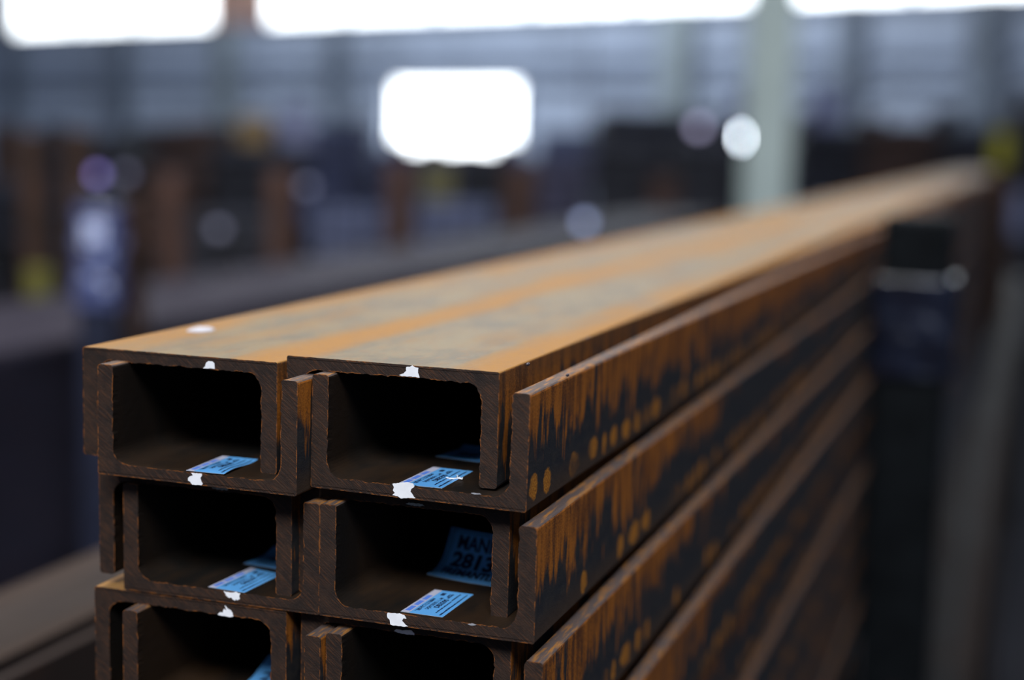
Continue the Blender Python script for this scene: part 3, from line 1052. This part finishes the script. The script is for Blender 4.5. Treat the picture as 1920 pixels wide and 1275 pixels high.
# small coloured things
def sign(px, py, depth, w, h, mat, name, label, cat, post=True):
    p = at(px, py, depth)
    t = tag(empty(name, (p.x, p.y, 0 if post else p.z - h / 2), (0, 0, 0.33)), label, cat)
    z0 = p.z - h / 2 if post else 0
    bm = bmesh.new()
    box(bm, -w / 2, w / 2, -0.012, 0.012, z0, z0 + h, bev=min(w, h) * 0.08)
    obj('panel', bm, mat, t)
    if post:
        bm = bmesh.new()
        tube(bm, (0, 0.03, 0), (0, 0.03, z0 + h * 0.9), 0.016, 10)
        obj('stand', bm, COAL, t)
        bm = bmesh.new()
        tube(bm, (0, 0.03, 0), (0, 0.03, 0.02), 0.05, 16)
        obj('foot', bm, COAL, t)
    return t


sign(72, 535, 3.2, .048, .075, DIMYEL, 'yellow_tag', 'dull yellow tag low at the left edge', 'tag')
sign(476, 252, 9.0, .19, .22, AMBER, 'amber_sign', 'amber sign above the dark racks on the left', 'sign')
sign(822, 348, 7.9, .16, .26, OLIVE, 'olive_sign', 'olive-yellow sign just below the bright doorway', 'sign')
sign(1876, 285, 9.5, .11, .26, YELLOW, 'yellow_sign', 'yellow sign at the right edge above the far stack end', 'sign')
sign(1548, 225, 13.2, .28, .58, PALEV, 'lavender_panel', 'pale lavender panel right of the green column', 'panel')
sign(1395, 195, 13.2, .20, .30, PALEV, 'lavender_panel', 'small lavender panel left of the green column', 'panel')
sign(556, 245, 9.0, .17, .30, PALEV, 'lavender_panel', 'pale stand-in for a highlight between the amber sign and the doorway', 'panel')  # panel added in place of a whitish reflection
sign(1905, 400, 7, .10, .22, SLATE, 'grey_panel', 'pale grey panel low at the right edge', 'panel')


# glowing balls on cords, added to stand in for glints off metal
def glint(px, py, depth, size_px, col, strength, label):
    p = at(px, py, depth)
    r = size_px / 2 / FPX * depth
    m = simple('glint_glow', col, 0.5, emit=col, estr=strength)
    t = tag(empty('glint_standin', p), label, 'glint', 'added glowing glints in the dark background')
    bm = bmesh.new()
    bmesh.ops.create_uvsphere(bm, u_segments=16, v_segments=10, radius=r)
    obj('glint_ball', bm, m, t, smooth=True)
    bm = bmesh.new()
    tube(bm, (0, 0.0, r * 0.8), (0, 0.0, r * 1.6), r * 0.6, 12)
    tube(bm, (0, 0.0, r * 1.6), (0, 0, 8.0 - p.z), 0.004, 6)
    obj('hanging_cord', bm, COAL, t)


glint(1382, 257, 12.0, 28, (0.80, 0.90, 1.0), 26.0, 'brightest small white lamp, just left of the green column')
glint(1310, 238, 10.0, 20, (0.45, 0.42, 0.62), 2.6, 'dim violet lamp left of the brightest lamp')
glint(182, 327, 5.5, 20, (0.27, 0.22, 0.62), 2.0, 'violet lamp above the filmed post')
glint(236, 326, 7.0, 22, (0.30, 0.30, 0.45), 0.5, 'faint grey lamp right of the violet one')
glint(410, 430, 6.0, 22, (0.40, 0.40, 0.55), 0.35, 'faint violet lamp between the first two rust-brown posts')
glint(576, 350, 7.5, 22, (0.40, 0.42, 0.62), 0.4, 'faint blue lamp right of the second rust-brown post')
glint(1096, 416, 5.0, 20, (0.40, 0.48, 0.78), 1.7, 'pale blue lamp just above the long stack edge')


# ------------------------------------------------------------------ the hall: floor, far wall, windows, doorway, pillar
bm = bmesh.new()
box(bm, -45, 40, -6, 60, -0.1, 0)
tag(obj('floor', bm, FLOORM), kind='structure')

A = at(-300, 262, 40.5)
B = at(2250, 300, 20.0)
A.z = B.z = 0
WD = (B - A).normalized()
WN = Vector((WD.y, -WD.x, 0))              # towards the camera
if WN.dot(CP - A) < 0: WN = -WN
WY = math.atan2(WD.y, WD.x)


def wall_hit(px, py):
    d = CF + CR * ((px - 960.0) / FPX) + CU * ((637.5 - py) / FPX)
    k = (A - CP).dot(WN) / d.dot(WN)
    p = CP + d * k
    return (p - A).dot(WD), p.z


def wallbox(name, s0, s1, z0, z1, n0, n1, mat, kind='structure', label=None, parent=None, ribs=0):
    """box on the wall; n measured out of the wall towards the camera"""
    bm = bmesh.new()
    if ribs:
        n = int((s1 - s0) / ribs)
        pts = []
        for i in range(n + 1):
            s = s0 + (s1 - s0) * i / n
            e = (s1 - s0) / n
            pts += [(s, n1), (s + e * .3, n1), (s + e * .4, n1 + .03), (s + e * .6, n1 + .03), (s + e * .7, n1)]
        pts = [q for q in pts if q[0] <= s1]
        lo = [bm.verts.new((q[0], -q[1], z0)) for q in pts]
        hi = [bm.verts.new((q[0], -q[1], z1)) for q in pts]
        bl = [bm.verts.new((q[0], -n0, z0)) for q in (pts[0], pts[-1])]
        bh = [bm.verts.new((q[0], -n0, z1)) for q in (pts[0], pts[-1])]
        for i in range(len(pts) - 1): bm.faces.new((lo[i], lo[i + 1], hi[i + 1], hi[i]))
        bm.faces.new((bl[0], bh[0], bh[1], bl[1]))
        bm.faces.new((lo[0], hi[0], bh[0], bl[0]))
        bm.faces.new((lo[-1], bl[1], bh[1], hi[-1]))
        bm.faces.new(lo[::-1] + [bl[0], bl[1]][::1]) if False else None
    else:
        box(bm, s0, s1, -n1, -n0, z0, z1)
    o = obj(name, bm, mat)
    o.location = A
    o.rotation_euler = (0, 0, WY)
    if kind: o['kind'] = kind
    return o


flip = -1 if (Matrix.Rotation(WY, 3, 'Z') @ Vector((0, -1, 0))).dot(WN) < 0 else 1
assert flip == 1, 'wall faces away'
WALLM = simple('pale_blue_wall_sheeting', (0.37, 0.42, 0.51), 0.55, var=0.18, scale=0.5)
GIRTM = simple('blue_grey_girt', (0.19, 0.23, 0.31), 0.6, scale=2)
COLM = simple('pale_green_steel', (0.62, 0.74, 0.70), 0.5, var=0.06, scale=3)
GLOW = simple('daylit_glazing', (0.9, 0.95, 1.0), 0.4, emit=(0.90, 0.96, 1.0), estr=4.5)
SKYP = simple('daylight_outside', (0.9, 0.95, 1.0), 0.4, emit=(0.92, 0.97, 1.0), estr=6.0)
TAN = simple('terracotta_panel', (0.55, 0.33, 0.25), 0.7, var=0.1, scale=2)
LEN = (B - A).length
sL, zL = wall_hit(0, 62)
ZW = (wall_hit(60, 58)[1] + wall_hit(1880, -9)[1]) / 2
zbot = {px: wall_hit(px, py)[1] for px, py in ((60, 66), (1880, -4))}
# doorway bounds, shrunk by the blur radius
d0, dz1 = wall_hit(722, 157)
d1, _ = wall_hit(980, 157)
D0, D1 = d0, d1
# sheeting left and right of the doorway and above it
NW = ZW
wallbox('wall_far', 0, D0, 0, NW, -0.1, 0, WALLM, ribs=0.5)
wallbox('wall_far', D1, LEN, 0, NW, -0.1, 0, WALLM, ribs=0.5)
wallbox('wall_far', D0, D1, dz1, NW, -0.1, 0, WALLM, ribs=0.5)
wallbox('wall_far', 0, LEN, NW + 3.2, NW + 6.0, -0.1, 0, WALLM, ribs=0.5)
# daylight beyond the doorway: a glowing panel behind the opening
tag(wallbox('door_1', D0, D1, 0, dz1, -0.35, -0.30, SKYP), kind='structure')
for s in (D0, D1):
    wallbox('trim_1', s - 0.06, s + 0.06, 0, dz1 + .06, -0.1, 0.06, GIRTM)
# clerestory window strips
wins = [(-10, 425), (482, 1440), (1445, 2240)]
for i, (pa, pb) in enumerate(wins):
    s0, _ = wall_hit(pa + (36 if i != 1 else 22), 50)
    s1, _ = wall_hit(pb - (36 if i != 2 else 0), 50)
    s0, s1 = max(0, s0), min(LEN, s1)
    tag(wallbox('window_%d' % (i + 1), s0, s1, NW, NW + 3.2, -0.06, -0.02, GLOW), kind='structure')
    k = int((s1 - s0) / 2.4)
    for j in range(1, k + 1):
        s = s0 + (s1 - s0) * j / (k + 1)
        wallbox('window_%d_mullion' % (i + 1), s - .04, s + .04, NW, NW + 3.2, -0.02, 0.03, GIRTM)
g0, _ = wall_hit(408, 30)
g1, _ = wall_hit(522, 30)
wallbox('wall_far_panel', wall_hit(336, 30)[0], g1, NW, NW + 3.2, -0.12, -0.07, TAN)
# sill and girts
wallbox('trim_2', 0, LEN, NW - .10, NW, 0, 0.10, GIRTM)
for py in (118, 160):
    z = wall_hit(960, py)[1]
    for a_, b_ in ((0, D0), (D1, LEN)) if z < dz1 else ((0, LEN),):
        wallbox('trim_3', a_, b_, z - .05, z + .05, 0.031, 0.12, GIRTM)
# wall columns
for i, (px, w_) in enumerate(((35, .5), (235, .45), (430, .4), (640, .35), (1275, .55), (1600, .35), (1850, .5))):
    s, _ = wall_hit(px, 150)
    wallbox('trim_4', s - w_ / 2, s + w_ / 2, 0, NW, 0.031, 0.22, simple('wall_column_paint', (0.25, 0.29, 0.30) if px in (430, 1275) else (0.13, 0.155, 0.19), 0.6, scale=2))

# pale green pillar: H-section column with base plate
pp = at(1432, 380, 7.5)
t = tag(empty('steel_pillar', (pp.x, pp.y, 0), (0, 0, 0.33)), 'pale green steel pillar standing behind the long rusty stack', 'pillar')
w = 0.205
I = [(-w / 2, -w / 2), (w / 2, -w / 2), (w / 2, -w / 2 + .014), (.006, -w / 2 + .014), (.006, w / 2 - .014), (w / 2, w / 2 - .014),
     (w / 2, w / 2), (-w / 2, w / 2), (-w / 2, w / 2 - .014), (-.006, w / 2 - .014), (-.006, -w / 2 + .014), (-w / 2, -w / 2 + .014)]
bm = bmesh.new()
a = [bm.verts.new((x, y, 0.02)) for x, y in I]
b = [bm.verts.new((x, y, 9.0)) for x, y in I]
for i in range(12): bm.faces.new((a[i], a[(i + 1) % 12], b[(i + 1) % 12], b[i]))
bm.faces.new(a[::-1])
bm.faces.new(b)
bmesh.ops.recalc_face_normals(bm, faces=bm.faces)
obj('column', bm, COLM, t)
bm = bmesh.new()
box(bm, -.2, .2, -.2, .2, 0, .02)
obj('base_plate', bm, COLM, t)
